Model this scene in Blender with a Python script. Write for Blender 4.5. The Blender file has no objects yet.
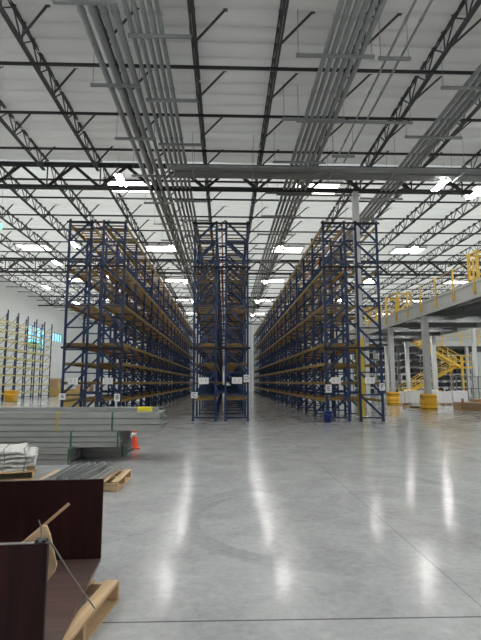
import bpy, math, random
from mathutils import Vector, Matrix, noise

random.seed(11)
SC = bpy.context.scene
COL = SC.collection
R = math.radians

# ------------------------------------------------------------------ materials
MATS = {}


def mat(name, color, rough=.5, metal=0., var=.12, scale=6., bump=0., spec=.5, detail=4.):
    """Procedural material: base colour broken up by object-space noise."""
    m = bpy.data.materials.new(name)
    m.use_nodes = True
    nt = m.node_tree
    b = nt.nodes['Principled BSDF']
    tc = nt.nodes.new('ShaderNodeTexCoord')
    nz = nt.nodes.new('ShaderNodeTexNoise')
    nz.inputs['Scale'].default_value = scale
    nz.inputs['Detail'].default_value = detail
    nt.links.new(tc.outputs['Object'], nz.inputs['Vector'])
    mx = nt.nodes.new('ShaderNodeMix')
    mx.data_type = 'RGBA'
    mx.inputs[6].default_value = (*[c * (1 - var) for c in color], 1)
    mx.inputs[7].default_value = (*[min(1, c * (1 + var)) for c in color], 1)
    nt.links.new(nz.outputs['Fac'], mx.inputs[0])
    nt.links.new(mx.outputs[2], b.inputs['Base Color'])
    b.inputs['Roughness'].default_value = rough
    b.inputs['Metallic'].default_value = metal
    b.inputs['Specular IOR Level'].default_value = spec
    if bump:
        bp = nt.nodes.new('ShaderNodeBump')
        bp.inputs['Strength'].default_value = bump
        bp.inputs['Distance'].default_value = .02
        nt.links.new(nz.outputs['Fac'], bp.inputs['Height'])
        nt.links.new(bp.outputs['Normal'], b.inputs['Normal'])
    MATS[name] = m
    return m


def emit(name, color, strength):
    m = bpy.data.materials.new(name)
    m.use_nodes = True
    nt = m.node_tree
    b = nt.nodes['Principled BSDF']
    b.inputs['Base Color'].default_value = (.8, .8, .8, 1)
    b.inputs['Emission Color'].default_value = (*color, 1)
    b.inputs['Emission Strength'].default_value = strength
    MATS[name] = m
    return m


def grain(name, dark, light, axis, scale=9., rough=.4, distort=3., stretch=.08):
    """Wood: noise stretched along one object axis."""
    m = bpy.data.materials.new(name)
    m.use_nodes = True
    nt = m.node_tree
    b = nt.nodes['Principled BSDF']
    tc = nt.nodes.new('ShaderNodeTexCoord')
    mp = nt.nodes.new('ShaderNodeMapping')
    s = [1, 1, 1]
    s['xyz'.index(axis)] = stretch
    mp.inputs['Scale'].default_value = s
    nz = nt.nodes.new('ShaderNodeTexNoise')
    nz.inputs['Scale'].default_value = scale
    nz.inputs['Detail'].default_value = 6
    nz.inputs['Distortion'].default_value = distort * .2
    cr = nt.nodes.new('ShaderNodeValToRGB')
    cr.color_ramp.elements[0].position = .3
    cr.color_ramp.elements[1].position = .7
    cr.color_ramp.elements[0].color = (*dark, 1)
    cr.color_ramp.elements[1].color = (*light, 1)
    nt.links.new(tc.outputs['Object'], mp.inputs['Vector'])
    nt.links.new(mp.outputs['Vector'], nz.inputs['Vector'])
    nt.links.new(nz.outputs['Fac'], cr.inputs['Fac'])
    nt.links.new(cr.outputs['Color'], b.inputs['Base Color'])
    b.inputs['Roughness'].default_value = rough
    MATS[name] = m
    return m


BLUE = mat('rack_blue', (.007, .027, .092), .45, 0, .2, 5)
OCHRE = mat('beam_ochre', (.38, .25, .075), .5, 0, .18, 4)
DECK = mat('deck_brown', (.25, .16, .055), .65, 0, .25, 3)
PALE = mat('beam_pale_yellow', (.62, .56, .25), .5, 0, .1, 4)
NAVY = mat('post_navy', (.02, .03, .07), .5, 0, .15, 4)
GALV = mat('galvanised', (.34, .36, .365), .45, .5, .16, 8)
GALVD = mat('galvanised_dull', (.26, .275, .28), .5, .4, .15, 5)
CHAN = mat('channel_steel', (.42, .435, .43), .42, .35, .15, 3)
JOIST = mat('joist_grey', (.075, .078, .080), .6, .1, .15, 2)
GIRD = mat('girder_dark', (.030, .032, .034), .6, .1, .15, 2)
SPRK = mat('pipe_black', (.012, .012, .014), .5, 0, .1, 4)
REDP = mat('pipe_red', (.28, .035, .02), .45, 0, .15, 4)
SIGN = mat('sign_white', (.78, .79, .80), .5, 0, .03, 4)
INK = mat('sign_ink', (.02, .02, .025), .6, 0, .05, 4)
YEL = mat('safety_yellow', (.84, .56, .085), .45, 0, .1, 3)
SLEEVE = mat('sleeve_yellow', (.72, .55, .06), .5, 0, .12, 3)
AMBER = mat('guard_amber', (.95, .52, .04), .45, 0, .1, 3)
COLW = mat('column_white', (.60, .61, .60), .5, 0, .06, 2)
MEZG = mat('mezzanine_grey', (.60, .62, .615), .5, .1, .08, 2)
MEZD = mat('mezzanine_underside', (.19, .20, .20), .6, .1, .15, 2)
WALL = mat('wall_paint', (.80, .82, .82), .7, 0, .04, .6)
WRAP = mat('white_wrap', (.86, .87, .87), .35, 0, .1, 7, .3)
WIRE = mat('white_bundle', (.74, .74, .72), .5, 0, .35, 22, .6, .5, 8)
CARD = mat('cardboard', (.46, .31, .18), .75, 0, .15, 5)
CARDY = mat('cardboard_yellowed', (.50, .36, .13), .75, 0, .15, 5)
ORANGE = mat('cone_orange', (.80, .085, .02), .5, 0, .08, 6)
BUCK = mat('bucket_blue', (.012, .035, .23), .4, 0, .1, 6)
STRAPG = mat('strap_green', (.03, .14, .075), .5, 0, .1, 6)
STRAPY = mat('strap_yellow', (.66, .50, .04), .5, 0, .1, 6)
STRAPM = mat('strap_grey', (.26, .25, .24), .5, .2, .1, 6)
TAGY = mat('tag_yellow', (.80, .68, .04), .6, 0, .1, 6)
SHELF = mat('shelf_grey', (.20, .21, .22), .5, .2, .2, 3)
TOTE = mat('tote_dark', (.035, .038, .042), .6, 0, .3, 2)
EDGE = mat('laminate_edge', (.13, .115, .115), .4, 0, .1, 6)
LEAF = mat('tree_leaf', (.14, .26, .05), .7, 0, .4, 3)
BARK = mat('tree_bark', (.10, .06, .035), .8, 0, .2, 6)
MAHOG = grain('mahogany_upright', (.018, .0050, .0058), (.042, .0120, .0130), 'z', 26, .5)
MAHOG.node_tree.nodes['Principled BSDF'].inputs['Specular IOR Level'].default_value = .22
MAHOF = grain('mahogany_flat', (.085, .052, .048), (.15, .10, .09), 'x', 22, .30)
PINEX = grain('pine_x', (.46, .31, .17), (.72, .53, .32), 'x', 16, .7)
PLY = grain('plywood', (.62, .43, .25), (.86, .65, .42), 'x', 14, .65)
PINEY = grain('pine_y', (.46, .31, .17), (.72, .53, .32), 'y', 16, .7)
SKYL = emit('skylight_glow', (1, .965, .90), 6)
LEDADD = emit('led_glow_added', (1, .985, .95), 75)  # weaker glow, carried by added lamps only
LEDM = emit('led_glow', (1, .985, .95), 125)
EXITM = emit('exit_green', (.10, .9, .42), 1.5)


def floor_material():
    m = bpy.data.materials.new('polished_concrete')
    m.use_nodes = True
    nt = m.node_tree
    L = nt.links.new
    b = nt.nodes['Principled BSDF']
    tc = nt.nodes.new('ShaderNodeTexCoord')

    def nz(scale, detail=5, rough=.6, dist=0.):
        n = nt.nodes.new('ShaderNodeTexNoise')
        n.inputs['Scale'].default_value = scale
        n.inputs['Detail'].default_value = detail
        n.inputs['Roughness'].default_value = rough
        n.inputs['Distortion'].default_value = dist
        L(tc.outputs['Object'], n.inputs['Vector'])
        return n.outputs['Fac']

    def mth(op, a, c=None, d=None):
        n = nt.nodes.new('ShaderNodeMath')
        n.operation = op
        for i, v in enumerate((a, c, d)):
            if v is None:
                continue
            if isinstance(v, (int, float)):
                n.inputs[i].default_value = v
            else:
                L(v, n.inputs[i])
        return n.outputs[0]

    def ss(v, lo, hi, o0=0., o1=1.):
        n = nt.nodes.new('ShaderNodeMapRange')
        n.interpolation_type = 'SMOOTHSTEP'
        L(v, n.inputs[0])
        for i, x in enumerate((lo, hi, o0, o1)):
            n.inputs[i + 1].default_value = x
        return n.outputs[0]

    sep = nt.nodes.new('ShaderNodeSeparateXYZ')
    L(tc.outputs['Object'], sep.inputs[0])
    X, Y = sep.outputs[0], sep.outputs[1]
    big, mid, fine = nz(.35, 3), nz(1.7, 6, .65, .6), nz(14, 8, .7)
    val = mth('ADD', mth('MULTIPLY', mth('SUBTRACT', big, .5), .16), mth('MULTIPLY', mth('SUBTRACT', mid, .5), .36))
    val = mth('ADD', val, mth('MULTIPLY', mth('SUBTRACT', fine, .5), .30))
    val = mth('ADD', val, .46)
    # pale scuffs
    sc = ss(nz(5.5, 8, .75, .3), .60, .72)
    val = mth('ADD', val, mth('MULTIPLY', mth('MULTIPLY', sc, ss(nz(.8, 2), .45, .65)), .10))
    # saw-cut joints
    for C, off, pitch, keep in ((X, 1.79, 7.32, .74), (Y, 3.37, 14.64, .28)):
        d = mth('ABSOLUTE', mth('SUBTRACT', mth('MODULO', mth('ADD', mth('SUBTRACT', C, off), 146.4 + pitch / 2), pitch), pitch / 2))
        val = mth('MULTIPLY', val, ss(d, .004, .012, keep, 1))
    # tyre marks: arcs left by a turning truck
    for cx, cy, r, w, amp in ((1.0, 5.7, 1.35, .06, .24), (1.1, 5.8, 1.62, .05, .18), (1.05, 5.75, 1.5, .03, .16), (-1.5, 13.2, 4.2, .12, .16), (-1.2, 13.0, 3.3, .12, .12), (3.4, 12.2, 3.1, .12, .10)):
        dx, dy = mth('SUBTRACT', X, cx), mth('SUBTRACT', Y, cy)
        rr = mth('SQRT', mth('ADD', mth('MULTIPLY', dx, dx), mth('MULTIPLY', dy, dy)))
        ring = ss(mth('ABSOLUTE', mth('SUBTRACT', rr, r)), w * .5, w * 1.4, 1, 0)
        side = ss(mth('ADD', mth('MULTIPLY', dx, -.8), mth('MULTIPLY', dy, -.3)), -.1, r * .5)
        val = mth('MULTIPLY', val, mth('SUBTRACT', 1, mth('MULTIPLY', mth('MULTIPLY', ring, side), mth('MULTIPLY', ss(mid, .35, .6), amp))))
    cmb = nt.nodes.new('ShaderNodeCombineColor')
    L(mth('MULTIPLY', val, .965), cmb.inputs[0])
    L(val, cmb.inputs[1])
    L(mth('MULTIPLY', val, 1.02), cmb.inputs[2])
    L(cmb.outputs[0], b.inputs['Base Color'])
    L(mth('ADD', mth('MULTIPLY', mid, .10), mth('ADD', mth('MULTIPLY', fine, .10), .035)), b.inputs['Roughness'])
    b.inputs['Specular IOR Level'].default_value = .26
    bp = nt.nodes.new('ShaderNodeBump')
    bp.inputs['Strength'].default_value = .05
    bp.inputs['Distance'].default_value = .01
    L(fine, bp.inputs['Height'])
    L(bp.outputs['Normal'], b.inputs['Normal'])
    return m


FLOORM = floor_material()
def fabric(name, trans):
    """White quilted roof fabric with translucency added so the sky brightens the ceiling."""
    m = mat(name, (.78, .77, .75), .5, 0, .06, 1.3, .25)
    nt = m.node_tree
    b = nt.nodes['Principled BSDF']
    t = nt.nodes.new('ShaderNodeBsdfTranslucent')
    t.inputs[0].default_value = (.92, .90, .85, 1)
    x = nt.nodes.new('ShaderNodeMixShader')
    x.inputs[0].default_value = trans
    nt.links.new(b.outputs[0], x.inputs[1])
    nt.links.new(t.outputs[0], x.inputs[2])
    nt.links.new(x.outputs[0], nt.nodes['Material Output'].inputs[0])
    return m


FOIL = fabric('roof_insulation', .25)  # translucency added so sky light lifts the far ceiling


# ------------------------------------------------------------------ mesh builder
class MB:
    def __init__(s):
        s.v, s.f, s.sm = [], [], []

    def add(s, vs, fs, smooth=False):
        o = len(s.v)
        s.v += [tuple(v) for v in vs]
        s.f += [tuple(i + o for i in f) for f in fs]
        s.sm += [smooth] * len(fs)
        return s

    def box(s, x0, x1, y0, y1, z0, z1):
        vs = [(x, y, z) for z in (z0, z1) for y in (y0, y1) for x in (x0, x1)]
        return s.add(vs, [(0, 2, 3, 1), (4, 5, 7, 6), (0, 1, 5, 4), (2, 6, 7, 3), (0, 4, 6, 2), (1, 3, 7, 5)])

    def bar(s, p, q, w, h=None, up=(0, 0, 1)):
        """Square bar from p to q, w wide across and h along `up`."""
        h = w if h is None else h
        p, q = Vector(p), Vector(q)
        d = (q - p).normalized()
        u = Vector(up)
        if abs(d.dot(u)) > .98:
            u = Vector((0, 1, 0))
        a = d.cross(u).normalized() * (w / 2)
        b = a.cross(d).normalized() * (h / 2)
        vs = [c + i * a + j * b for c in (p, q) for i, j in ((-1, -1), (1, -1), (1, 1), (-1, 1))]
        return s.add(vs, [(3, 2, 1, 0), (4, 5, 6, 7), (0, 1, 5, 4), (1, 2, 6, 5), (2, 3, 7, 6), (3, 0, 4, 7)])

    def tube(s, pts, r, n=8, cap=True):
        pts = [Vector(p) for p in pts]
        rings = []
        for i, p in enumerate(pts):
            d = (pts[min(i + 1, len(pts) - 1)] - pts[max(i - 1, 0)]).normalized()
            u = Vector((0, 0, 1)) if abs(d.z) < .95 else Vector((0, 1, 0))
            a = d.cross(u).normalized()
            b = a.cross(d).normalized()
            rr = r[i] if isinstance(r, (list, tuple)) else r
            rings.append([p + rr * (math.cos(t) * a + math.sin(t) * b) for t in (2 * math.pi * k / n for k in range(n))])
        vs = [v for ring in rings for v in ring]
        fs = [(i * n + k, i * n + (k + 1) % n, (i + 1) * n + (k + 1) % n, (i + 1) * n + k) for i in range(len(pts) - 1) for k in range(n)]
        s.add(vs, fs, True)
        if cap:
            s.add(rings[0], [tuple(range(n))])
            s.add(rings[-1], [tuple(reversed(range(n)))])
        return s

    def prism(s, poly, axis, a0, a1):
        """Extrude a closed 2-D outline along an axis ('x': outline is (y,z); 'y': (x,z); 'z': (x,y))."""
        def P(p, a):
            return {'x': (a, p[0], p[1]), 'y': (p[0], a, p[1]), 'z': (p[0], p[1], a)}[axis]
        n = len(poly)
        vs = [P(p, a0) for p in poly] + [P(p, a1) for p in poly]
        fs = [(i, (i + 1) % n, n + (i + 1) % n, n + i) for i in range(n)]
        fs += [tuple(reversed(range(n))), tuple(range(n, 2 * n))]
        return s.add(vs, fs)

    def lathe(s, prof, n=24, sq=None):
        """Revolve (r, z) around z; sq gives a rounded-square section of that exponent."""
        vs = []
        for r, z in prof:
            for k in range(n):
                t = 2 * math.pi * k / n
                c, q = math.cos(t), math.sin(t)
                f = 1. if sq is None else 1 / (abs(c) ** sq + abs(q) ** sq) ** (1 / sq)
                vs.append((r * f * c, r * f * q, z))
        fs = [(i * n + k, i * n + (k + 1) % n, (i + 1) * n + (k + 1) % n, (i + 1) * n + k) for i in range(len(prof) - 1) for k in range(n)]
        return s.add(vs, fs, True)

    def mesh(s, name, m):
        me = bpy.data.meshes.new(name)
        me.from_pydata(s.v, [], s.f)
        me.polygons.foreach_set('use_smooth', s.sm)
        me.materials.append(m)
        me.update()
        return me

    def build(s, name, m, parent=None, loc=(0, 0, 0), rz=0., bevel=0.):
        o = put(name, s.mesh(name, m), parent, loc, rz)
        if bevel:
            b = o.modifiers.new('bevel', 'BEVEL')
            b.width = bevel
            b.segments = 2
            b.limit_method = 'ANGLE'
        return o


def put(name, me, parent=None, loc=(0, 0, 0), rz=0.):
    o = bpy.data.objects.new(name, me)
    COL.objects.link(o)
    o.location = loc
    o.rotation_euler = (0, 0, rz)
    if parent is not None:
        o.parent = parent
    return o


def tag(o, label=None, cat=None, group=None, kind=None):
    for k, v in (('label', label), ('category', cat), ('group', group), ('kind', kind)):
        if v:
            o[k] = v
    return o


def thing(name, label, cat, loc=(0, 0, 0), rz=0., group=None, kind=None):
    return tag(put(name, None, None, loc, rz), label, cat, group, kind)


def struct(o, label=None):
    return tag(o, label, None, None, 'structure')


def copy_tree(o, parent=None):
    c = o.copy()
    COL.objects.link(c)
    c.parent = parent
    for ch in list(o.children):
        copy_tree(ch, c)
    return c


ORD = ['', 'first', 'second', 'third', 'fourth', 'fifth', 'sixth', 'seventh', 'eighth', 'ninth', 'tenth', 'eleventh', 'twelfth',
       'thirteenth', 'fourteenth', 'fifteenth', 'sixteenth', 'seventeenth', 'eighteenth', 'nineteenth', 'twentieth']

# ------------------------------------------------------------------ the building
XL, XR, YN, YF, ZR = -22., 40., -14., 80., 11.85
struct(MB().box(XL - .3, XR + .3, YN - .3, YF + .3, -.3, 0).build('floor', FLOORM))
struct(MB().box(XR, XR + .3, YN, YF, 0, 12.3).build('wall_right', WALL))
struct(MB().box(XL - .3, XR + .3, YF, YF + .3, 0, 12.3).build('wall_far', WALL))
struct(MB().box(XL - .3, XR + .3, YN - .3, YN, 0, 12.3).build('wall_near', WALL))
# left wall with its two window openings
WIN = [(54.2, 59.4, 5.3, 7.95), (61.8, 65.7, 6.75, 7.9)]
w = MB()
w.box(XL - .3, XL, YN, 54.2, 0, 12.3).box(XL - .3, XL, 59.4, 61.8, 0, 12.3).box(XL - .3, XL, 65.7, YF, 0, 12.3)
for y0, y1, z0, z1 in WIN:
    w.box(XL - .3, XL, y0, y1, 0, z0).box(XL - .3, XL, y0, y1, z1, 12.3)
struct(w.build('wall_left', WALL))
gl = bpy.data.materials.new('window_glass')
gl.use_nodes = True
nt = gl.node_tree
nt.nodes.clear()
out = nt.nodes.new('ShaderNodeOutputMaterial')
tr = nt.nodes.new('ShaderNodeBsdfTransparent')
tr.inputs[0].default_value = (.86, .96, 1, 1)
gy = nt.nodes.new('ShaderNodeBsdfGlossy')
gy.inputs['Roughness'].default_value = .02
ms = nt.nodes.new('ShaderNodeMixShader')
ms.inputs[0].default_value = .05
nt.links.new(tr.outputs[0], ms.inputs[1])
nt.links.new(gy.outputs[0], ms.inputs[2])
nt.links.new(ms.outputs[0], out.inputs[0])
for i, (y0, y1, z0, z1) in enumerate(WIN):
    wn = struct(thing('window_%d' % (i + 1), ['taller clerestory window with a tree outside in the white left wall', 'shallow clerestory window of blue sky in the white left wall'][i], None))
    f = MB()
    f.box(XL - .2, XL - .08, y0, y1, z0, z0 + .07).box(XL - .2, XL - .08, y0, y1, z1 - .07, z1)
    for k in range(5):
        y = y0 + (y1 - y0 - .07) * k / 4
        f.box(XL - .2, XL - .08, y, y + .07, z0, z1)
    if i == 0:
        f.box(XL - .2, XL - .08, y0, y1, z1 - 1.15, z1 - 1.06)
    f.build('window_frame', GALVD, wn)
    MB().box(XL - .15, XL - .14, y0, y1, z0, z1).build('pane', gl, wn)
# one tree outside the taller window
tr_ = thing('tree', 'leafy green tree outside the taller left wall window', 'tree', (-26.2, 63.5, 0))
MB().tube([(0, 0, 0), (.1, .05, 2.), (0, 0, 4.2)], [.2, .16, .1], 10).build('trunk', BARK, tr_)
cr = MB()
for k in range(420):
    a, e, q = random.uniform(0, 6.283), random.uniform(-1, 1), random.uniform(.55, 1) ** .5
    h = math.sqrt(1 - e * e)
    c = Vector((1.9 * q * h * math.cos(a), 4.6 * q * h * math.sin(a), 5.4 + 1.75 * q * e))
    n = Vector((random.gauss(0, 1), random.gauss(0, 1), random.gauss(0, 1))).normalized()
    t = n.orthogonal().normalized() * .3
    b = n.cross(t).normalized() * .22
    cr.add([c - t, c - b * .8 + n * .05, c + t, c + b * .8 - n * .04], [(0, 1, 2, 3)])
cr.build('crown', LEAF, tr_)

# quilted roof insulation, sagging between sub-purlins; translucency stepped to darken the near bays
def quilt(name, ya, yb, m):
    pitch, sub, nx = .67, 6, 104
    n = round((yb - ya) / pitch)
    ny = n * sub
    rv, rf = [], []
    for j in range(ny + 1):
        y = ya + (yb - ya) * j / ny
        ph = j / sub
        for i in range(nx + 1):
            x = XL + (XR - XL) * i / nx
            a = .15 * (1 + .5 * noise.noise((x * .5, math.floor(ph) * 1.7, ya)))
            sag = a * abs(math.sin(math.pi * ph)) ** .8
            rv.append((x, y, ZR - sag + .022 * noise.noise((x * 1.1, y * 2.6, 3.))))
    for j in range(ny):
        for i in range(nx):
            a = j * (nx + 1) + i
            rf.append((a, a + nx + 1, a + nx + 2, a + 1))
    struct(MB().add(rv, rf, True).build(name, m))


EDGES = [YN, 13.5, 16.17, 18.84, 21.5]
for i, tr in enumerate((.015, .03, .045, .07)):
    quilt('ceiling', EDGES[i], EDGES[i + 1], fabric('roof_insulation_%s' % ('dimmest', 'dim', 'medium', 'brighter')[i], tr))  # grades the added ceiling glow, weakest nearest the camera
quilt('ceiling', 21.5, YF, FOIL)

# skylights
fr = MB()
fr.box(-1.2, 1.2, -.85, -.78, -.1, .22).box(-1.2, 1.2, .78, .85, -.1, .22).box(-1.2, -1.13, -.85, .85, -.1, .22).box(1.13, 1.2, -.85, .85, -.1, .22)
frm = fr.mesh('window_frame', COLW)
glm = MB().box(-1.13, 1.13, -.78, .78, -.04, .0).mesh('diffuser', SKYL)
kk = 2
for X in (-14.45, -4.95, 4.75, 14.1, 23.6, 33.0):
    for Y in (24.0, 35.8, 47.4, 59.0, 70.6):
        kk += 1
        s = struct(thing('window_%d' % kk, None, None, (X, Y, 11.7)))
        put('window_frame', frm, s)
        put('diffuser', glm, s)

# roof girders (across), joists (along), bridging (across)
GY = [3.95 + 17.55 * k for k in range(5)]
g = MB()
top, bot = MB(), MB()
for dx in (-.075, .075):
    top.box(XL, XR, dx - .055, dx + .055, 11.52, 11.66)
    bot.box(XL, XR, dx - .055, dx + .055, 10.42, 10.56)
web = MB()
x = XL + .3
k = 0
while x + 1.22 < XR:
    a, b = ((x, 0, 11.55), (x + 1.22, 0, 10.5)) if k % 2 == 0 else ((x, 0, 10.5), (x + 1.22, 0, 11.55))
    web.bar(a, b, .10 if k % 2 else .13)
    if k % 2 == 0:
        web.bar((x + 1.22, 0, 10.5), (x + 1.22, 0, 11.55), .05)
    x += 1.22
    k += 1
tm, bm_, wm = top.mesh('top_chord', GIRD), bot.mesh('bottom_chord', GIRD), web.mesh('web', GIRD)
for i, y in enumerate(GY):
    o = struct(thing('roof_girder', 'dark truss girder across the roof, %s from the camera' % ORD[i + 1], None, (0, y, 0)))
    put('top_chord', tm, o)
    put('bottom_chord', bm_, o)
    put('web', wm, o)
span = 17.55
tc_, bc_, wb_, kb_ = MB(), MB(), MB(), MB()
tc_.box(-.055, -.012, .1, span - .1, 11.68, 11.73).box(.012, .055, .1, span - .1, 11.68, 11.73)
bc_.box(-.065, -.008, .5, span - .5, 11.06, 11.12).box(.008, .065, .5, span - .5, 11.06, 11.12)
n = 26
for k in range(n):
    y0, y1 = .25 + (span - .5) * k / n, .25 + (span - .5) * (k + 1) / n
    a, b = (11.1, 11.68) if k % 2 else (11.68, 11.1)
    wb_.bar((0, y0, a), (0, y1, b), .036)
    if k % 2:
        wb_.bar((0, y0, 11.1), (0, y0, 11.68), .030)
    wb_.box(-.06, .06, y0 - .04, y0 + .04, 11.72, 11.80)
y = 2.68 * .5
for k in range(7):
    yy = .6 + 2.62 * k
    kb_.bar((.04, yy + .1, 11.1), (.90, yy - .3, 11.80), .05)
    kb_.box(.84, .96, yy - .35, yy - .25, 11.77, 11.81)
tcm, bcm, wbm, kbm = tc_.mesh('top_chord', JOIST), bc_.mesh('bottom_chord', JOIST), wb_.mesh('web', JOIST), kb_.mesh('kicker_brace', JOIST)
BAYN = ['nearest', 'second', 'third', 'farthest']
for k in range(-8, 16):
    X = -.93 + 2.44 * k
    for i in range(4):
        where = 'above the central rack' if k == 0 else '%s line to the %s of the central rack' % (ORD[abs(k)], 'left' if k < 0 else 'right')
        o = struct(thing('roof_joist', 'open web roof joist, %s, %s roof bay' % (where, BAYN[i]), None, (X, GY[i], 0)))
        put('top_chord', tcm, o)
        put('bottom_chord', bcm, o)
        put('web', wbm, o)
        put('kicker_brace', kbm, o)
brm = MB().box(XL, XR, -.045, .045, 10.99, 11.055).mesh('bridging_beam', GIRD)
for k in range(24):
    y = 13.5 + 2.66 * k
    if min(abs(y - q) for q in GY) < .25:
        y += .4
    struct(put('bridging_beam', brm, None, (0, y, 0)), 'thin dark bridging bar across the roof joists, %s from the camera' % (ORD[k + 1] if k < 20 else str(k + 1) + 'th'))

# columns
cm = MB().box(-.13, .13, -.13, .13, 0, 10.42).mesh('column', COLW)
cbase = MB().box(-.25, .25, -.25, .25, 0, .03).mesh('base_plate', COLW)
for i, (X, Y, lab) in enumerate(((6.09, 21.5, 'white steel column with yellow sleeve inside the right rack'),
                                 (3.92, 74.15, 'white steel column at the far end of the right aisle'),
                                 (20.6, 21.5, None), (20.6, 39.05, None), (20.6, 56.6, None), (-10.0, 74.15, None))):
    o = struct(thing('column_post', lab, None, (X, Y, 0)))
    put('column', cm, o)
    put('base_plate', cbase, o)
    if i == 0:
        s = MB().box(-.14, .14, -.14, .14, .04, 3.45)
        for z in [.04 + .43 * q for q in range(9)]:
            s.box(-.148, .148, -.148, .148, z, z + .02)
        s.build('bumper_sleeve', SLEEVE, o)

# ------------------------------------------------------------------ pallet rack rows
BAY, NB, D, HT = 2.54, 19, .98, 8.25
LEVELS = [.80, 1.50, 2.27, 3.07, 4.66, 6.15, 8.02]


def cpost():
    a, b, t = .045, .04, .012     # C section open to the rear
    return [(-a, -b), (a, -b), (a, b), (.018, b), (.018, b - t), (a - t, b - t), (a - t, -b + t), (-a + t, -b + t), (-a + t, b - t), (-.018, b - t), (-.018, b), (-a, b)]


postm = MB().prism(cpost(), 'z', .012, HT).mesh('post', BLUE)
platem = MB().box(-.075, .075, -.09, .09, 0, .012).box(-.05, .05, -.055, .055, .012, .10).mesh('base_plate', BLUE)


def brace_mesh(inner_right, low=True):
    m = MB()
    s = 1 if inner_right else -1
    for k in range(9):
        z = .14 + .90 * k
        m.bar((-D / 2 + .07, 0, z), (D / 2 - .07, 0, z), .045, .055)
        if k or low:
            m.bar((s * (D / 2 - .07), 0, z + .86), (-s * (D / 2 - .07), 0, z + .05), .045, .085)
    m.bar((s * (D / 2 - .06), 0, .13), (s * (D / 2 - .06), 0, 1.06), .02)
    m.bar((-D / 2 + .07, 0, HT - .1), (D / 2 - .07, 0, HT - .1), .045, .10)
    return m.mesh('bracing', BLUE)


bracem = {(a, b): brace_mesh(a, b) for a in (True, False) for b in (True, False)}


def beam_shape(m, x, y0, z, s):
    """Step beam along y; s=+1 if the load side is towards +x."""
    m.box(x - .025, x + .025, y0 + .05, y0 + BAY - .05, z - .055, z + .055)
    m.box(x - .032, x + .032, y0 + .046, y0 + .058, z - .10, z + .08)
    m.box(x - .032, x + .032, y0 + BAY - .058, y0 + BAY - .046, z - .10, z + .08)
    return m


def deck_shape(m, x0, y0, z, n=5):
    xa, xb, xs_ = x0 + .055, x0 + D - .055, x0 + .10
    poly = [(xa, y0 + .08)]
    for k in range(n):
        y = y0 + .14 + (BAY - .28 - .09) * k / (n - 1)
        poly += [(xs_, y), (xb, y), (xb, y + .09), (xs_, y + .09)]
    poly[1:1] = [(xs_, y0 + .08)]
    poly += [(xs_, y0 + BAY - .08), (xa, y0 + BAY - .08)]
    m.prism(poly, 'z', z + .02, z + .058)
    return m


beamm = beam_shape(MB(), 0, 0, 0, 1).mesh('load_beam', OCHRE)
deckm = {n: deck_shape(MB(), 0, 0, 0, n).mesh('deck', DECK) for n in (5, 7)}
spacem = None


def text_mesh(body, size, m):
    cu = bpy.data.curves.new('lettering', 'FONT')
    cu.body = body
    cu.size = size
    cu.align_x = cu.align_y = 'CENTER'
    cu.extrude = .002
    tmp = bpy.data.objects.new('tmp', cu)
    COL.objects.link(tmp)
    dg = bpy.context.evaluated_depsgraph_get()
    me = bpy.data.meshes.new_from_object(tmp.evaluated_get(dg))
    bpy.data.objects.remove(tmp)
    bpy.data.curves.remove(cu)
    me.materials.clear()
    me.materials.append(m)
    return me


def letter_sign(parent, x, y, z, w, h, ch, lab):
    s = MB().box(-w / 2, w / 2, -.006, .006, -h / 2, h / 2).build('sign', SIGN, parent, (x, y, z))
    s['label'] = lab
    put('lettering', text_mesh(ch, h * .85, INK), s, (0, -.009, 0)).rotation_euler = (R(90), 0, 0)


def plate_sign(parent, x, y, z, w=.40, h=.26):
    s = MB().box(-w / 2, w / 2, -.006, .006, -h / 2, h / 2).build('sign', SIGN, parent, (x, y, z))
    s['label'] = 'white load notice plate'
    m = MB()
    for q in (-.30, .12):
        for r_ in (-.18, .02, .2):
            m.box(q * w, q * w + .17 * w, -.0085, -.006, r_ * h, r_ * h + .05 * h)
    m.build('lettering', GALVD, s)


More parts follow.
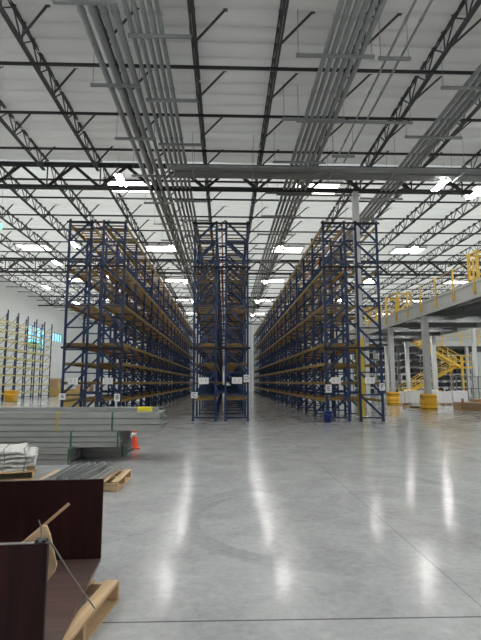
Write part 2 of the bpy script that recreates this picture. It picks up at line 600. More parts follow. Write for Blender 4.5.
def rack_row(label, xs, y0, skip=(), signs=(), nbar=5):
    """Back-to-back row; xs = left edges of its two racks, local origin at (centre, y0, 0)."""
    xc = (xs[0] + xs[1] + D) / 2
    t = thing('pallet_rack_row', label, 'pallet rack', (xc, y0, 0), 0, 'long blue and ochre pallet rack rows')
    L = [xs[0] - xc, xs[1] - xc]
    for side in (0, 1):
        for k in range(NB + 1):
            f = put('upright_frame', None, t, (L[side] + D / 2, k * BAY, 0))
            for s in (-1, 1):
                put('post', postm, f, (s * (D / 2 - .045), 0, 0), 0 if s < 0 else 0)
                put('base_plate', platem, f, (s * (D / 2 - .045), 0, 0))
            put('bracing', bracem[(side == 0, nbar != 5 or xs[0] > 0)], f)
    flue = MB().box(L[0] + D - .005, L[1] + .005, -.03, .03, -.035, .035).mesh('row_spacer', BLUE)
    for k in range(NB + 1):
        for z in (1.15, 3.9, 6.7, 7.9):
            put('row_spacer', flue, t, (0, k * BAY, z))
    rest_b, rest_d = MB(), MB()
    for k in range(NB):
        for z in LEVELS:
            for side in (0, 1):
                xo = L[side] + (.03 if side == 0 else D - .03)
                xi = L[side] + (D - .03 if side == 0 else .03)
                if k < 7:
                    put('load_beam', beamm, t, (xo, k * BAY, z))
                else:
                    beam_shape(rest_b, xo, k * BAY, z, 1)
                beam_shape(rest_b, xi, k * BAY, z, 1)
                if (k, side) in skip:
                    continue
                if k < 7:
                    put('deck', deckm[nbar], t, (L[side], k * BAY, z))
                else:
                    deck_shape(rest_d, L[side], k * BAY, z, nbar)
    tag(rest_b.build('load_beam', OCHRE, t), kind='stuff')
    tag(rest_d.build('deck', DECK, t), kind='stuff')
    # in-rack sprinklers: red main in the flue, black branch across the end frame
    for z in (2.92, 6.26, 8.13):
        p = MB().tube([(L[0] + D + .17, .25, z), (L[0] + D + .17, NB * BAY, z)], .033, 8)
        p.build('sprinkler_pipe', REDP, t)['label'] = 'red sprinkler main in the flue'
        b = MB().tube([(L[0] - .06, -.10, z), (L[1] + D + .06, -.10, z)], .045, 8)
        b.build('branch_pipe', SPRK, t)
        MB().tube([(L[0] + D + .17, -.12, z), (L[0] + D + .17, .26, z)], .05, 8).build('pipe_coupling', REDP, t)
    for s in signs:
        if s[0] == 'plate':
            plate_sign(t, s[1] - xc, -.10, s[2])
        else:
            letter_sign(t, s[1] - xc, -.10, s[2], s[3], s[4], s[0], 'white aisle sign with letter ' + s[0])
    return t


rack_row('left blue pallet rack row with brown decks beside the white left wall', (-6.50, -5.11), 19.5, (),
         (('A', -6.42, .98, .25, .25), ('B', -4.27, .94, .23, .30), ('plate', -6.03, 1.58), ('plate', -4.66, 1.59)), 7)
rack_row('central blue pallet rack row standing end-on between the two aisles', (-1.31, -.02), 19.5, (),
         (('C', -1.22, 1.03, .26, .24), ('D', .86, 1.69, .22, .28), ('plate', -.85, 1.60), ('plate', .48, 1.61)), 5)
rack_row('right blue pallet rack row with a white column inside its end', (4.02, 5.38), 19.3, ((0, 1),),
         (('E', 4.13, 1.29, .24, .32), ('F', 6.29, 1.36, .22, .30), ('plate', 4.43, 1.61), ('plate', 5.80, 1.61)))

# pale rack along the left wall
t = thing('pallet_rack_row', 'tall pale yellow empty rack with dark posts along the white left wall', 'pallet rack', (-18.0, 38.0, 0))
B2, D2, H2 = 2.03, 1.0, 7.5
p2 = MB().prism(cpost(), 'z', 0, H2).mesh('post', NAVY)
b2 = MB()
for k in range(7):
    b2.bar((-D2, 0, .2 + k * 1.0), (0, 0, .2 + k * 1.0), .03)
    b2.bar((-D2, 0, .2 + k * 1.0), (0, 0, 1.2 + k * 1.0), .03)
b2m = b2.mesh('bracing', NAVY)
for k in range(7):
    f = put('upright_frame', None, t, (0, k * B2, 0))
    put('post', p2, f)
    put('post', p2, f, (-D2, 0, 0))
    put('bracing', b2m, f)
bl = MB().box(-.03, .03, .05, B2 - .05, -.06, .06).mesh('load_beam', PALE)
for k in range(6):
    for q in range(9):
        z = .62 + .735 * q
        put('load_beam', bl, t, (0, k * B2, z))
        if q:
            put('load_beam', bl, t, (-D2, k * B2, z))

# ------------------------------------------------------------------ conduits under the roof
ZC = 10.5


def conduit_bank(label, xs, y0, y1, r, struts, x0, x1):
    t = thing('conduit_bank', label, 'electrical conduits', (0, 0, ZC))
    for x in xs:
        m = MB().tube([(x, y0, 0), (x, y1, 0)], r, 8)
        y = y0 + 1.5
        while y < y1:
            m.tube([(x, y - .06, 0), (x, y + .06, 0)], r + .012, 8)
            y += 3.05
        m.build('conduit', GALV, t)
    for y, a, b in struts:
        MB().box(a, b, y - .04, y + .04, -r - .085, -r - .003).build('strut', GALV, t)
        for x in (a + .06, b - .06):
            MB().tube([(x, y, -r - .085), (x, y, 1.25)], .008, 6).build('hanger_rod', GALVD, t)
    return t


def strutlist(ys, a, b):
    return [(y, a, b) for y in ys]


ys = [10.3 + 3.18 * k for k in range(18)]
conduit_bank('wide bank of grey conduits below the roof on the left, thicker outer pipes', (-3.52, -3.25, -2.98, -2.71), -6, 66, .092,
             strutlist(ys, -4.05, -2.56), 0, 0)
conduit_bank('bank of thinner grey conduits beside the thick pipes of the left bank', (-2.42, -2.22, -2.02, -1.84, -1.66), -6, 66, .062,
             strutlist([11.4 + 2.85 * k for k in range(19)], -2.53, -.9), 0, 0)
conduit_bank('bank of six grey conduits below the roof above the right aisle', (2.72, 2.92, 3.12, 3.32, 3.52, 3.72), -6, 66, .072,
             strutlist([12.0 + 3.2 * k for k in range(17)], 1.9, 4.05) + strutlist([15.3, 21.8], 2.4, 6.4), 0, 0)
conduit_bank('pair of thin grey conduits right of the six-pipe bank', (4.47, 4.85), -6, 18.6, .035, strutlist([12.1, 17.9], 4.2, 5.1), 0, 0)
conduit_bank('bank of four grey conduits high above the mezzanine side', (7.30, 7.52, 7.74, 7.96), -6, 50, .075,
             strutlist([13.3 + 2.95 * k for k in range(12) if k != 2], 6.5, 8.6), 0, 0)
t = thing('cable_trough', 'long grey metal cable trough crossing the roof above the rack ends', 'cable trough', (0, 18.75, 10.28))
MB().box(-2.35, 16, 0, .30, -.0, .10).build('channel', GALV, t)
MB().box(-2.10, 16, .42, .98, -.04, .09).build('channel', GALVD, t)
for x in (-1.4, 1.1, 4.4, 7.0, 9.9, 12.8):
    MB().box(x, x + .06, -.05, 1.03, -.10, -.045).build('strut', GALV, t)
    for y in (-.03, 1.01):
        MB().tube([(x + .03, y, -.1), (x + .03, y, 1.45)], .008, 6).build('hanger_rod', GALVD, t)

# LED high bays; rows beyond the opening list are added to brighten
hs = MB().box(-.17, .17, -.62, .62, .02, .07).mesh('housing', COLW)
tb = [MB().box(x - .04, x + .04, -.60, .60, -.005, .02).mesh('led_tube', LEDM) for x in (-.1, .1)]
tbs = [MB().box(x - .04, x + .04, -.60, .60, -.005, .02).mesh('led_tube', LEDADD) for x in (-.1, .1)]
hw = MB()
hw.tube([(-.1, -.5, .07), (0, -.45, .9)], .006, 5).tube([(.1, .5, .07), (0, .45, .9)], .006, 5)
hwm = hw.mesh('hanger_wire', GALVD)
LEDS = [(9.52, 20.1, 'above the yellow railing beside the cable trough'), (11.6, 21.0, 'right of the one beside the cable trough'),
        (-4.55, 20.0, 'left of the thick conduits near the left rack'), (-12.4, 34.8, 'just left of the top of the left rack'),
        (17.6, 59.0, 'far over the mezzanine')]
LEDS += [(12.3, 30.4 + 9.9 * k, 'added above the mezzanine deck, %s from the camera' % ORD[k + 1]) for k in range(3)]  # added lamps, placed for their floor reflections and light on the right
LEDS += [(3.55, 30.6 + 10.5 * k, 'added over the right aisle, %s from the camera' % ORD[k + 1]) for k in range(4)]  # added to brighten the dark aisle floor
LEDS += [(-3.5, 30.6 + 10.5 * k, 'added over the left aisle, %s from the camera' % ORD[k + 1]) for k in range(4)]  # added likewise to lift the left aisle floor
LEDS += [(-9.6, 30. + 9 * k, 'added behind the left rack, %s from the camera' % ORD[k + 1]) for k in range(4)]  # added to throw more light on the left side
LEDS += [(x, y, None) for y in (-6., 9.3) for x in (-13., -6.3, -.9, 6.2, 13., 19.)]  # unseen lamps added to light the foreground
LEDS += [(x, 8.3, None) for x in (-9.6, -3.9, 2.3, 9.6, 16.)] + [(x, 1.5, None) for x in (-9.6, -.9, 9.6)]  # more unseen lamps, added for the near and middle floor
LEDS += [(-16.5, 44. + 9 * k, 'added along the left wall, %s from the camera' % ORD[k + 1]) for k in range(3)]  # added to brighten the wall
LEDS += [(x, y, '') for x, y in ((-17, 14), (-11.5, 14), (13.5, 14), (19, 14), (-18, 20), (20, 20), (-17, 27), (-18, 33), (-20, 39), (27, 18), (20.5, 24.5), (20.5, 30), (20.8, 36), (27, 28), (27, 38), (33, 23), (33, 33), (33, 43))]  # out-of-view lamps added to fill the floor and side areas
for x, y, lab in LEDS:
    o = thing('ceiling_light', 'white twin tube ceiling light ' + (lab or ('added high above the near floor, out of view' if lab is None else 'added high up at the side, out of view')), 'ceiling light', (x, y, 10.2), 0,
              None if lab else 'added ceiling lights above the near floor' if lab is None else 'added ceiling lights at the sides')
    put('housing', hs, o)
    for q in (tbs if lab and ('aisle' in lab or 'deck' in lab) else tb):
        put('led_tube', q, o)
    put('hanger_wire', hwm, o)

for y in (27.7, 33.3, 38.9, 44.5, 50.1):  # lamps added out of sight to brighten goods under the deck
    for x in (12.8, 15.2):
        o = thing('added_strip_light', 'added strip light hidden between beams below the mezzanine deck', 'strip light', (x, y, 5.55), 0, 'added strip lights below the mezzanine deck')
        put('housing', hs, o)
        for q in tbs:
            put('led_tube', q, o)
t = thing('exit_sign', 'green lit exit sign hanging from the roof truss at far left', 'exit sign', (-10.32, 21.3, 8.52))
MB().box(-.22, .22, -.03, .03, -.13, .13).build('sign_box', EXITM, t)
for x in (-.15, .15):
    MB().tube([(x, 0, .13), (x, 0, 1.95)], .007, 5).build('hanger_rod', GALVD, t)
put('lettering', text_mesh('EXIT', .2, SIGN), t, (0, -.034, 0)).rotation_euler = (R(90), 0, 0)

# ------------------------------------------------------------------ mezzanine
MY0, MY1, MX0, MX1 = 14.8, 71., 11., 17.1
t = thing('mezzanine', 'grey steel mezzanine platform with yellow railing posts on grey columns', 'mezzanine', (MX0, 0, 0))
CY = [26.3 + 5.6 * k for k in range(8)]
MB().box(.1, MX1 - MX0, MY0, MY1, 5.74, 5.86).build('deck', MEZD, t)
fa = MB().box(0, .03, MY0, MY1, 5.2, 5.92).box(-.09, .03, MY0, MY1, 5.2, 5.235).box(-.05, .03, MY0, MY1, 5.885, 5.92)
fa.build('fascia', MEZG, t)
MB().box(MX1 - MX0, MX1 - MX0 + .03, MY0, MY1, 5.2, 5.92).build('fascia', MEZG, t)
mc = MB().box(-.15, .15, -.15, .15, .02, 5.2).mesh('column', MEZG)
mp_ = MB().box(-.22, .22, -.22, .22, 0, .02).mesh('base_plate', MEZG)
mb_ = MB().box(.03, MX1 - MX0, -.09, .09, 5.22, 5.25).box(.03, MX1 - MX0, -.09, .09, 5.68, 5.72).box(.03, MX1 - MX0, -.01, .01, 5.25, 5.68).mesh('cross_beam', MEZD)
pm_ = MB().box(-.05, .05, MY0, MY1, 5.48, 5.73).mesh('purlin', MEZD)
for y in CY:
    for x in (.15, 5.5) if y > 35 else (.15,):
        c_ = put('column', mc, t, (x, y, 0))
        put('base_plate', mp_, c_)
    put('cross_beam', mb_, t, (0, y, 0))
    put('cross_beam', mb_, t, (0, y + 2.8, 0))
for x in (1.2, 2.4, 3.6, 4.8):
    put('purlin', pm_, t, (x, 0, 0))
gp = MB().box(-.06, -.005, -.05, .05, 5.42, 6.98).box(-.075, -.06, -.08, .08, 5.42, 5.72).mesh('guard_post', YEL)
y = 16.55
while y < MY1:
    put('guard_post', gp, t, (0, y, 0))
    y += 1.95
for z in (6.40, 6.93):
    MB().tube([(.02, MY0, z), (.02, MY1, z)], .014, 8).build('guard_rail', YEL, t)
MB().box(.03, .04, MY0, MY1, 5.92, 6.03).build('toe_board', MEZG, t)


def mez_gate(y, lab, wd_=1.3):
    o = thing('pallet_gate', lab, 'safety gate', (MX0 + .22, y, 5.862))
    for q in (0, wd_):
        MB().box(-.05, .05, q - .06, q + .06, 0, 1.55).build('gate_post', YEL, o)
        MB().bar((0, q, .1), (.9, q, 1.0), .06).bar((.9, q, 0), (.9, q, 1.5), .08).bar((0, q, 1.45), (.9, q, 1.45), .06).build('side_frame', YEL, o)
    for z in (.35, .75, 1.15, 1.5):
        MB().bar((0, 0, z), (0, wd_, z), .05).build('gate_bar', YEL, o)
        MB().bar((.9, 0, z), (.9, wd_, z), .05).build('gate_bar', YEL, o)


mez_gate(20.55, 'yellow pallet gate on the mezzanine edge, nearest one', .75)
mez_gate(30.6, 'yellow pallet gate on the mezzanine above the second amber column guard', 2.2)
mez_gate(36.5, 'yellow pallet gate far along the mezzanine behind the right rack')

# second mezzanine across the back
t = thing('mezzanine', 'farther white-edged mezzanine running across behind the yellow stair', 'mezzanine', (19.5, 51, 0))
MB().box(0, 20.2, 0, 14, 5.62, 5.75).build('deck', MEZD, t)
MB().box(0, 20.2, -.05, 0, 5.38, 6.0).build('fascia', COLW, t)
for x in (.5, 6.7, 12.9, 19.1):
    for y in (.3, 7.):
        MB().box(x - .15, x + .15, y - .15, y + .15, 0, 5.62).build('column', COLW, t)
for k in range(11):
    MB().box(k * 1.95, k * 1.95 + .09, -.1, -.05, 5.45, 7.2).build('guard_post', YEL, t)
for z in (6.45, 6.8, 7.15):
    MB().box(0, 20.2, -.09, -.05, z - .03, z + .03).build('guard_rail', YEL, t)

# yellow switchback stair
t = thing('stair', 'yellow steel switchback stair climbing to the mezzanine', 'stair', (0, 45, 0))


def flight(a, b, y, w=1.0):
    a, b = Vector((a[0], 0, a[1])), Vector((b[0], 0, b[1]))
    for q in (0, w):
        o = Vector((0, y + q, 0))
        MB().bar(a + o, b + o, .06, .22).build('stringer', YEL, t)
        for z in (.55, 1.05):
            MB().bar(a + o + Vector((0, 0, z)), b + o + Vector((0, 0, z)), .06).build('handrail', YEL, t)
        for k in range(5):
            p = a + (b - a) * (k / 4) + o
            MB().bar(p, p + Vector((0, 0, 1.05)), .06).build('baluster', YEL, t)
    n = 15
    for k in range(n):
        p = a + (b - a) * ((k + .5) / n)
        MB().box(p.x - .14, p.x + .14, y + .03, y + w - .03, p.z + .02, p.z + .05).build('tread', SHELF, t)


flight((17.3, 5.8), (22.3, 2.95), -.2)
flight((22.3, 2.95), (17.1, .16), 1.15)
MB().box(22.3, 23.6, -.3, 2.3, 2.85, 3.0).build('landing', YEL, t)
for x, y in ((22.4, -.25), (23.5, -.25), (22.4, 2.25), (23.5, 2.25)):
    MB().bar((x, y, 0), (x, y, 4.0), .10).build('landing_post', YEL, t)
for z in (3.5, 4.0):
    MB().bar((22.4, -.25, z), (23.5, -.25, z), .06).bar((23.5, -.25, z), (23.5, 2.25, z), .06).build('landing_rail', YEL, t)

# amber column guards
prof = [(.20, 0), (.365, 0), (.38, .03), (.38, .26), (.35, .29), (.35, .31), (.38, .34), (.38, .56), (.35, .59), (.35, .61), (.38, .64), (.38, .86), (.365, .90), (.20, .90), (.20, 0)]
gm_ = MB().lathe(prof, 32, 5).mesh('guard_body', AMBER)
gs_ = MB().lathe([(.365, .12), (.388, .12), (.388, .15), (.365, .15)], 32, 5).lathe([(.365, .73), (.388, .73), (.388, .76), (.365, .76)], 32, 5).mesh('strap', SPRK)
for (x, y, lab) in ((11.15, CY[0], 'large amber plastic column guard on the nearer mezzanine column'), (11.15, CY[1], 'amber plastic column guard on the column next to the right rack'),
                    (16.5, CY[2], 'amber column guard on the inner column behind the white wrapped stacks'), (16.5, CY[3], 'amber column guard on the farther inner column behind the white stacks')):
    o = thing('column_guard', lab, 'column guard', (x, y, 0))
    put('guard_body', gm_, o)
    put('strap', gs_, o)


# ------------------------------------------------------------------ pallets and goods
def pallet(label, loc, rz=0., w=1.2, d=1.0, h=.14, name='wooden_pallet', group=None):
    """w along local x (stringers run along y)."""
    o = thing(name, label, 'pallet', loc, rz, group)
    n = 7
    for k in range(n):
        y = -d / 2 + (d - .10) * k / (n - 1)
        j = random.uniform(-.008, .008)
        MB().box(-w / 2 + j, w / 2 + j, y, y + .10, h - .02, h).build('deck_board', PINEX, o, bevel=.003)
    for x in (-w / 2 + .02, 0, w / 2 - .02):
        MB().box(x - .02, x + .02, -d / 2, d / 2, .02, h - .02).build('stringer', PINEY, o, bevel=.003)
    for y in (-d / 2 + .05, 0, d / 2 - .05):
        MB().box(-w / 2, w / 2, y - .05, y + .05, 0, .02).build('bottom_board', PINEX, o, bevel=.003)
    return o


# white wrapped stacks in front of the stair
for i in range(5):
    x = 12.15 + 1.02 * i
    o = thing('wrapped_stack', 'white wrapped stack on the floor, %s from the nearer amber column guard' % ORD[i + 1], 'wrapped stack', (x, 33.4 + .15 * (i % 2), 0), random.uniform(-.04, .04),
              'white wrapped stacks below the mezzanine')
    m = MB()
    hh = .88 + .07 * ((i * 7) % 3)
    for k in range(6):
        m.box(-.47 + .158 * k, -.47 + .158 * k + .15, -.5 + random.uniform(0, .05), .5, .12, hh + random.uniform(-.04, .02))
    m.build('wrapped_load', WRAP, o, bevel=.012)
    MB().box(-.48, .48, -.5, .5, .09, .118).box(-.48, -.38, -.5, .5, 0, .09).box(-.05, .05, -.5, .5, 0, .09).box(.38, .48, -.5, .5, 0, .09).build('skid', PINEY, o)
pallet('low wooden pallet on the floor beside the nearer amber column guard', (11.45, 29.0, 0), .1, 1.1, 1.0)
o = thing('scrap_pile', 'dark flat offcuts lying on the low pallet by the amber guards', 'offcuts', (11.45, 29.0, .142), .2)
for k in range(4):
    MB().box(-.4 + .05 * k, .35 - .06 * k, -.35 + .1 * k, .1 + .1 * k, .04 * k, .035 + .04 * k).build('sheet', SHELF if k % 2 else WRAP, o)
o = thing('slatted_crate', 'brown wooden crate on the floor at the right below the mezzanine', 'crate', (13.6, 26.4, 0), .03)
for z in (.02, .16, .30):
    MB().box(-.78, .78, -.5, -.47, z, z + .11).box(-.78, .78, .47, .5, z, z + .11).box(-.78, -.75, -.47, .47, z, z + .11).box(.75, .78, -.47, .47, z, z + .11).build('side_board', CARD, o)
for x in (-.80, .80):
    MB().box(x - .06, x + .06, -.55, -.5, 0, .66 if x < 0 else .45).build('corner_post', CARD, o)
MB().box(-.75, .75, -.47, .47, .41, .45).build('lid', CARD, o)
o = thing('cardboard_box', 'brown cardboard box standing on the wooden crate at the right', 'box', (14.0, 26.5, .452), -.05)
MB().box(-.3, .3, -.3, .3, 0, .16).build('carton', CARD, o, bevel=.006)
MB().box(-.3, .3, -.03, .03, .16, .162).build('tape', CARDY, o)
# grey steel cage behind
o = thing('steel_cage', 'grey steel cage frame standing behind the white wrapped stacks', 'cage', (18.2, 38.5, 0))
for k in range(7):
    MB().box(k * .45, k * .45 + .07, 0, .07, 0, 2.).build('upright', SHELF, o)
for z in (.1, 1.0, 1.93):
    MB().box(0, 2.77, .07, .11, z, z + .07).build('rail', SHELF, o)
# shelving under the far mezzanine
for i in range(6):
    o = thing('shelving_unit', 'tall grey shelving unit of dark totes behind the stair, %s from the left' % ORD[i + 1], 'shelving', (13.6 + 2.35 * i, 53.0 if i > 2 else 50.0, 0), 0, 'dark shelving behind the stair')
    for x in (0, 2.2):
        for y in (0, 1.0):
            MB().box(x, x + .07, y, y + .07, 0, 5.0).build('post', SHELF, o)
    for q in range(7):
        z = .3 + .72 * q
        MB().box(.0, 2.27, 0, 1.07, z, z + .06).build('shelf', SHELF, o)
        m = MB()
        x = .12
        while x < 2.0:
            ww = random.uniform(.25, .5)
            if random.random() < .93:
                m.box(x, min(2.15, x + ww), .15, .9, z + .062, z + random.uniform(.42, .66))
            x += ww + .05
        if m.v:
            tag(m.build('stored_goods', TOTE, o), kind='stuff')
# left floor, by the wall rack
o = thing('yellow_bin', 'amber yellow bin on the floor below the pale wall rack', 'bin', (-16.9, 39.0, 0))
MB().lathe([(0, .02), (.38, .02), (.44, .85), (.47, .86), (.47, .90), (.41, .90), (.36, .1), (0, .1)], 24, 6).build('bin_body', AMBER, o)
MB().box(-.40, .40, -.40, .40, .0, .02).build('base', SPRK, o)
MB().lathe([(.43, .52), (.465, .53), (.465, .60), (.43, .61)], 24, 6).build('rim_band', AMBER, o)
o = thing('cardboard_box', 'pale yellow carton stack on the floor at the end of the wall rack', 'box', (-18.16, 52.4, 0))
MB().box(-.55, .55, -.5, .5, .12, 1.0).build('carton', CARDY, o, bevel=.01)
MB().box(-.55, .55, -.5, .5, .09, .118).box(-.55, -.4, -.5, .5, 0, .09).box(.4, .55, -.5, .5, 0, .09).box(-.08, .08, -.5, .5, 0, .09).build('skid', PINEY, o)
o = thing('cardboard_box', 'dark brown carton resting on the pale yellow carton stack', 'box', (-18.16, 52.4, 1.003))
MB().box(-.5, .5, -.45, .45, 0, .92).build('carton', CARD, o, bevel=.01)
MB().box(-.5, .5, -.03, .03, .92, .922).build('tape', CARDY, o)
for x, y, h, m_, lab in ((-9.6, 31., 1.1, CARDY, 'yellowish carton on the floor seen through the left rack'), (-8.3, 31.4, .8, WRAP, 'white wrapped carton on the floor seen through the left rack'),
                         (-10.9, 38, 1.3, CARD, 'brown carton far behind the left rack')):
    o = thing('floor_carton', lab, 'box', (x, y, 0))
    MB().box(-.55, .55, -.5, .5, .0, h).build('carton', m_, o, bevel=.01)
    MB().box(-.55, .55, -.03, .03, h, h + .002).build('tape', CARD, o)

# blue bucket at the right rack's end post
o = thing('bucket', 'dark blue plastic bucket at the foot of the right rack', 'bucket', (3.98, 18.78, 0))
MB().lathe([(0, 0), (.145, 0), (.185, .40), (.20, .405), (.20, .43), (.18, .43), (.14, .015), (0, .015)], 24).build('bucket_body', BUCK, o)
MB().tube([(-.19, 0, .40), (-.15, -.12, .34), (0, -.2, .30), (.15, -.12, .34), (.19, 0, .40)], .006, 6).build('handle', GALVD, o)

# traffic cone
o = thing('traffic_cone', 'orange traffic cone behind the ends of the steel bundles', 'traffic cone', (-2.13, 11.62, 0), .1)
MB().box(-.15, .15, -.15, .15, 0, .03).build('base', ORANGE, o, bevel=.008)
MB().lathe([(.115, .03), (.10, .06), (.032, .44), (.028, .45), (0, .45)], 24).build('cone_body', ORANGE, o)
MB().lathe([(.064, .28), (.068, .28), (.051, .37), (.047, .37)], 24).build('collar', SIGN, o)


# steel channel bundles (ends at local x = 0, running to -x)
def cprof(y0, z0, w, h, t=.006):
    return [(y0, z0), (y0 + w, z0), (y0 + w, z0 + h), (y0 + w - t, z0 + h), (y0 + w - t, z0 + t), (y0 + t, z0 + t), (y0 + t, z0 + h), (y0, z0 + h)]


def bundle(label, loc, length, cols, rows, cw, chh, straps, rz=0.):
    o = thing('steel_channel_bundle', label, 'steel bundle', loc, rz, 'bundles of grey steel channels')
    for r_ in range(rows):
        for c_ in range(cols):
            j = random.uniform(-.05, .0)
            m = MB().prism(cprof(c_ * cw + .003, r_ * chh, cw - .006, chh - .008), 'x', -length, j)
            m.box(-length, j, c_ * cw + .003, c_ * cw + cw - .003, r_ * chh + chh - .014, r_ * chh + chh - .008)
            m.build('steel_channel', CHAN, o)
    W, Hh = cols * cw, rows * chh
    for x, m_ in straps:
        s = MB()
        e = .003
        s.box(x - .017, x + .017, -e, 0, 0, Hh).box(x - .017, x + .017, W, W + e, 0, Hh).box(x - .017, x + .017, -e, W + e, Hh - .006, Hh - .003)
        s.build('strap', m_, o)
    return o


bundle('bottom front bundle of grey steel channels, shortest, flat on the floor', (-2.90, 9.42, .0), 4.0, 3, 3, .29, .098, ((-.05, STRAPG), (-1.6, STRAPG)))
bundle('bottom rear bundle of grey steel channels on the floor by the cone', (-2.06, 10.38, .0), 4.6, 3, 3, .29, .098, ((-.08, STRAPG), (-1.8, STRAPG)))
bundle('middle bundle of grey steel channels lying on the two bottom bundles', (-2.03, 9.62, .298), 4.6, 4, 3, .27, .100, ((-.05, STRAPG), (-.95, STRAPG)))
bundle('topmost long bundle of grey steel channels with yellow and green straps', (-1.24, 9.72, .602), 5.6, 3, 3, .30, .118, ((-.98, STRAPG), (-2.05, STRAPY)))
o = thing('steel_tube', 'long thin grey tube with a yellow tag lying on the topmost bundle', 'steel tube', (-1.36, 10.05, .958))
MB().box(-5.2, 0, -.06, .06, 0, .085).build('tube_body', GALV, o, bevel=.01)
MB().box(-.42, -.12, -.062, .062, -.0, .087).build('tag', TAGY, o)

# bundles of white sheets on a pallet, behind the dark desk
pallet('wooden pallet below the pile of crumpled white bundles', (-3.80, 8.30, 0), R(20), 1.25, 1.0)
o = thing('white_sheet_pile', 'pile of crumpled white wrapped bundles tied with cords', 'wrapped bundles', (-3.80, 8.30, .142), R(20))
z = 0
for k in range(5):
    m = MB()
    hh, nx_, ny_ = .052, 40, 14
    x0, x1 = -.66 + random.uniform(-.02, .04), .58 + random.uniform(-.16, .10)
    vs, fs = [], []
    for lay in (0, 1):
        for j in range(ny_ + 1):
            for i in range(nx_ + 1):
                x = x0 + (x1 - x0) * i / nx_
                y = -.46 + .92 * j / ny_
                e = min(i, nx_ - i, j, ny_ - j)
                zz = z + lay * hh * (1 if e > 0 else .55) + .020 * noise.noise((x * 6, y * 6, k * 5.)) + .014 * noise.noise((x * 17, y * 17, k * 3.))
                dy = .02 * noise.noise((x * 8, k * 2., lay))
                vs.append((x + .015 * noise.noise((y * 9, k, 1.)), y + dy, max(zz, .0)))
    N = (nx_ + 1) * (ny_ + 1)
    for j in range(ny_):
        for i in range(nx_):
            a = j * (nx_ + 1) + i
            fs.append((a, a + nx_ + 1, a + nx_ + 2, a + 1))
            fs.append((N + a, N + a + 1, N + a + nx_ + 2, N + a + nx_ + 1))
    rim = [i for i in range(nx_)] + [nx_ + j * (nx_ + 1) for j in range(ny_)] + [ny_ * (nx_ + 1) + nx_ - i for i in range(nx_)] + [(ny_ - j) * (nx_ + 1) for j in range(ny_)]
    for a, b in zip(rim, rim[1:] + rim[:1]):
        fs.append((a, b, N + b, N + a))
    m.add(vs, fs)
    m.build('white_sheet', WIRE, o)
    z += hh + .018
for x in (-.35, .15, .45):
    MB().tube([(x, -.485, 0), (x + .03, -.49, .2), (x, -.48, .35), (x + .05, 0, .37), (x, .48, .34)], .007, 6).build('cord', STRAPM, o)

# small pallet with grey bars
pallet('small wooden pallet of grey steel bars behind the dark desk', (-2.12, 7.63, 0), R(90), 1.0, 1.2)
for k in range(7):
    x = -1.80 - .115 * k
    o = thing('steel_bar', 'flat grey steel bar on the small pallet, %s from the right' % ORD[k + 1], 'steel bar', (x, 7.6, .142), R(-3 + .6 * (k % 2)), 'grey steel bars on the small pallet')
    MB().prism([(-.05, 0), (.05, 0), (.05, .05), (.043, .05), (.043, .007), (-.043, .007), (-.043, .05), (-.05, .05)], 'y', -.62, .58).build('bar_body', CHAN, o)
for k in range(3):
    o = \
        thing('steel_bar', 'flat grey steel bar lying on top of the other bars, %s from the right' % ORD[k + 1], 'steel bar', (-1.98 - .2 * k, 7.62, .205), R(-5 + 3 * k), 'grey steel bars on the small pallet')
    MB().prism([(-.05, 0), (.05, 0), (.05, .05), (.043, .05), (.043, .007), (-.043, .007), (-.043, .05), (-.05, .05)], 'y', -.7, .55).build('bar_body', GALV, o)

# ------------------------------------------------------------------ dark desk on its pallet
pallet('pale wooden pallet below the dark mahogany desk shell', (-1.44, 3.16, 0), R(83), 1.22, 1.24)
A = R(4.3)
o = thing('desk_shell', 'dark mahogany desk shell of two upright panels, open end to the aisle', 'desk', (-.858, 2.49, .143), A)
LN = 1.85
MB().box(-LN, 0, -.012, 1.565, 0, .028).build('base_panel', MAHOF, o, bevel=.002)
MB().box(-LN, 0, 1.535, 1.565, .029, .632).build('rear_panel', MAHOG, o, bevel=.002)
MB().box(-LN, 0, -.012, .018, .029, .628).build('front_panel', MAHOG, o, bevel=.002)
MB().box(-LN, 0, -.012, .018, .6285, .6315).build('edge_band', EDGE, o)
MB().box(-LN, -LN + .03, .02, 1.53, .029, .5).build('end_panel', MAHOG, o)
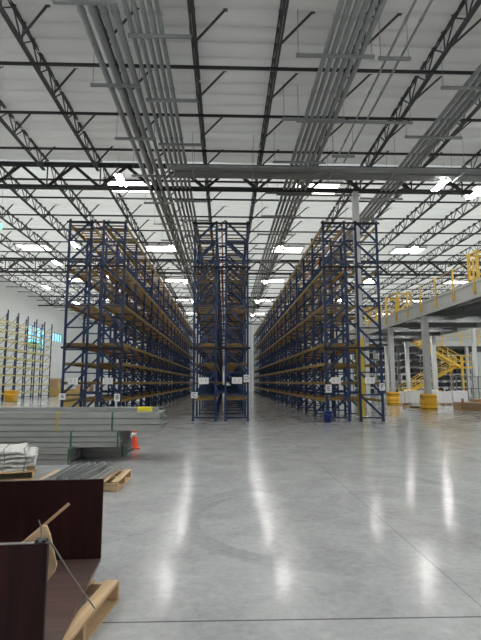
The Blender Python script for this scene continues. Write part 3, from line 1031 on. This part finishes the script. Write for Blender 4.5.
# plywood offcut and stick leaning inside, strap over the near panel
o = thing('plywood_offcut', 'tan plywood offcut with a hand hole leaning behind the near desk panel', 'plywood piece', (-1.018, 2.61, .1735), R(4))
outl = [(-.30, 0), (-.06, 0), (.10, .345), (.155, .415), (.165, .45), (.125, .60), (.105, .645), (.085, .645), (-.01, .57), (-.12, .52), (-.40, .30)]
m = MB().prism(outl, 'y', -.009, .009)
m.build('board', PLY, o, bevel=.004)
hole = MB()
hole.add([(.108 + .022 * math.cos(q), -.0105, .49 + .06 * math.sin(q)) for q in [2 * math.pi * k / 20 for k in range(20)]], [tuple(range(20))])
hole.build('hand_hole', CARD, o)
o = thing('wooden_stick', 'thin tan wooden stick poking up behind the near desk panel', 'stick', (0, 0, 0))
MB().bar((-1.35, 2.72, .46), (-.85, 2.76, .89), .012, .016).build('stick_body', PINEX, o)
o = thing('packing_strap', 'grey packing strap over the near desk panel down to the pallet', 'strap', (0, 0, 0))
MB().tube([(-.895, 2.462, .786), (-.868, 2.505, .787), (-.858, 2.56, .735), (-.842, 2.75, .56), (-.826, 2.95, .385), (-.81, 3.22, .160), (-.808, 3.235, .146)], .005, 6).build('strap_band', STRAPM, o)
MB().tube([(-.885, 2.465, .783), (-.884, 2.465, .82), (-.888, 2.46, .86), (-.897, 2.455, .888)], .004, 6).build('strap_tail', STRAPM, o)
MB().box(-.915, -.865, 2.465, 2.505, .776, .792).build('buckle', SPRK, o)

# ------------------------------------------------------------------ world, camera, view
wd = bpy.data.worlds.new('sky')
SC.world = wd
wd.use_nodes = True
nt = wd.node_tree
bg = nt.nodes['Background']
tc = nt.nodes.new('ShaderNodeTexCoord')
sp = nt.nodes.new('ShaderNodeSeparateXYZ')
cr = nt.nodes.new('ShaderNodeValToRGB')        # blue towards the horizon, hazy white overhead
cr.color_ramp.elements[0].position = .30
cr.color_ramp.elements[0].color = (.36, .78, 1.0, 1)
cr.color_ramp.elements[1].position = .62
cr.color_ramp.elements[1].color = (1.0, .985, .95, 1)
nt.links.new(tc.outputs['Generated'], sp.inputs[0])
nt.links.new(sp.outputs[2], cr.inputs[0])
nt.links.new(cr.outputs[0], bg.inputs[0])
bg.inputs[1].default_value = 2.1

cd = bpy.data.cameras.new('camera')
cd.sensor_fit = 'VERTICAL'
cd.sensor_height = 24
cd.lens = 18
cd.clip_end = 300
cam = bpy.data.objects.new('camera', cd)
COL.objects.link(cam)
cam.location = (0, 0, 1.55)
cam.rotation_euler = (R(90) + math.atan(62 / 480), 0, R(-1.834))
SC.camera = cam
SC.view_settings.view_transform = 'Standard'
SC.view_settings.look = 'None'
SC.view_settings.gamma = 1
SC.view_settings.use_curve_mapping = False
SC.view_settings.exposure = 0.2
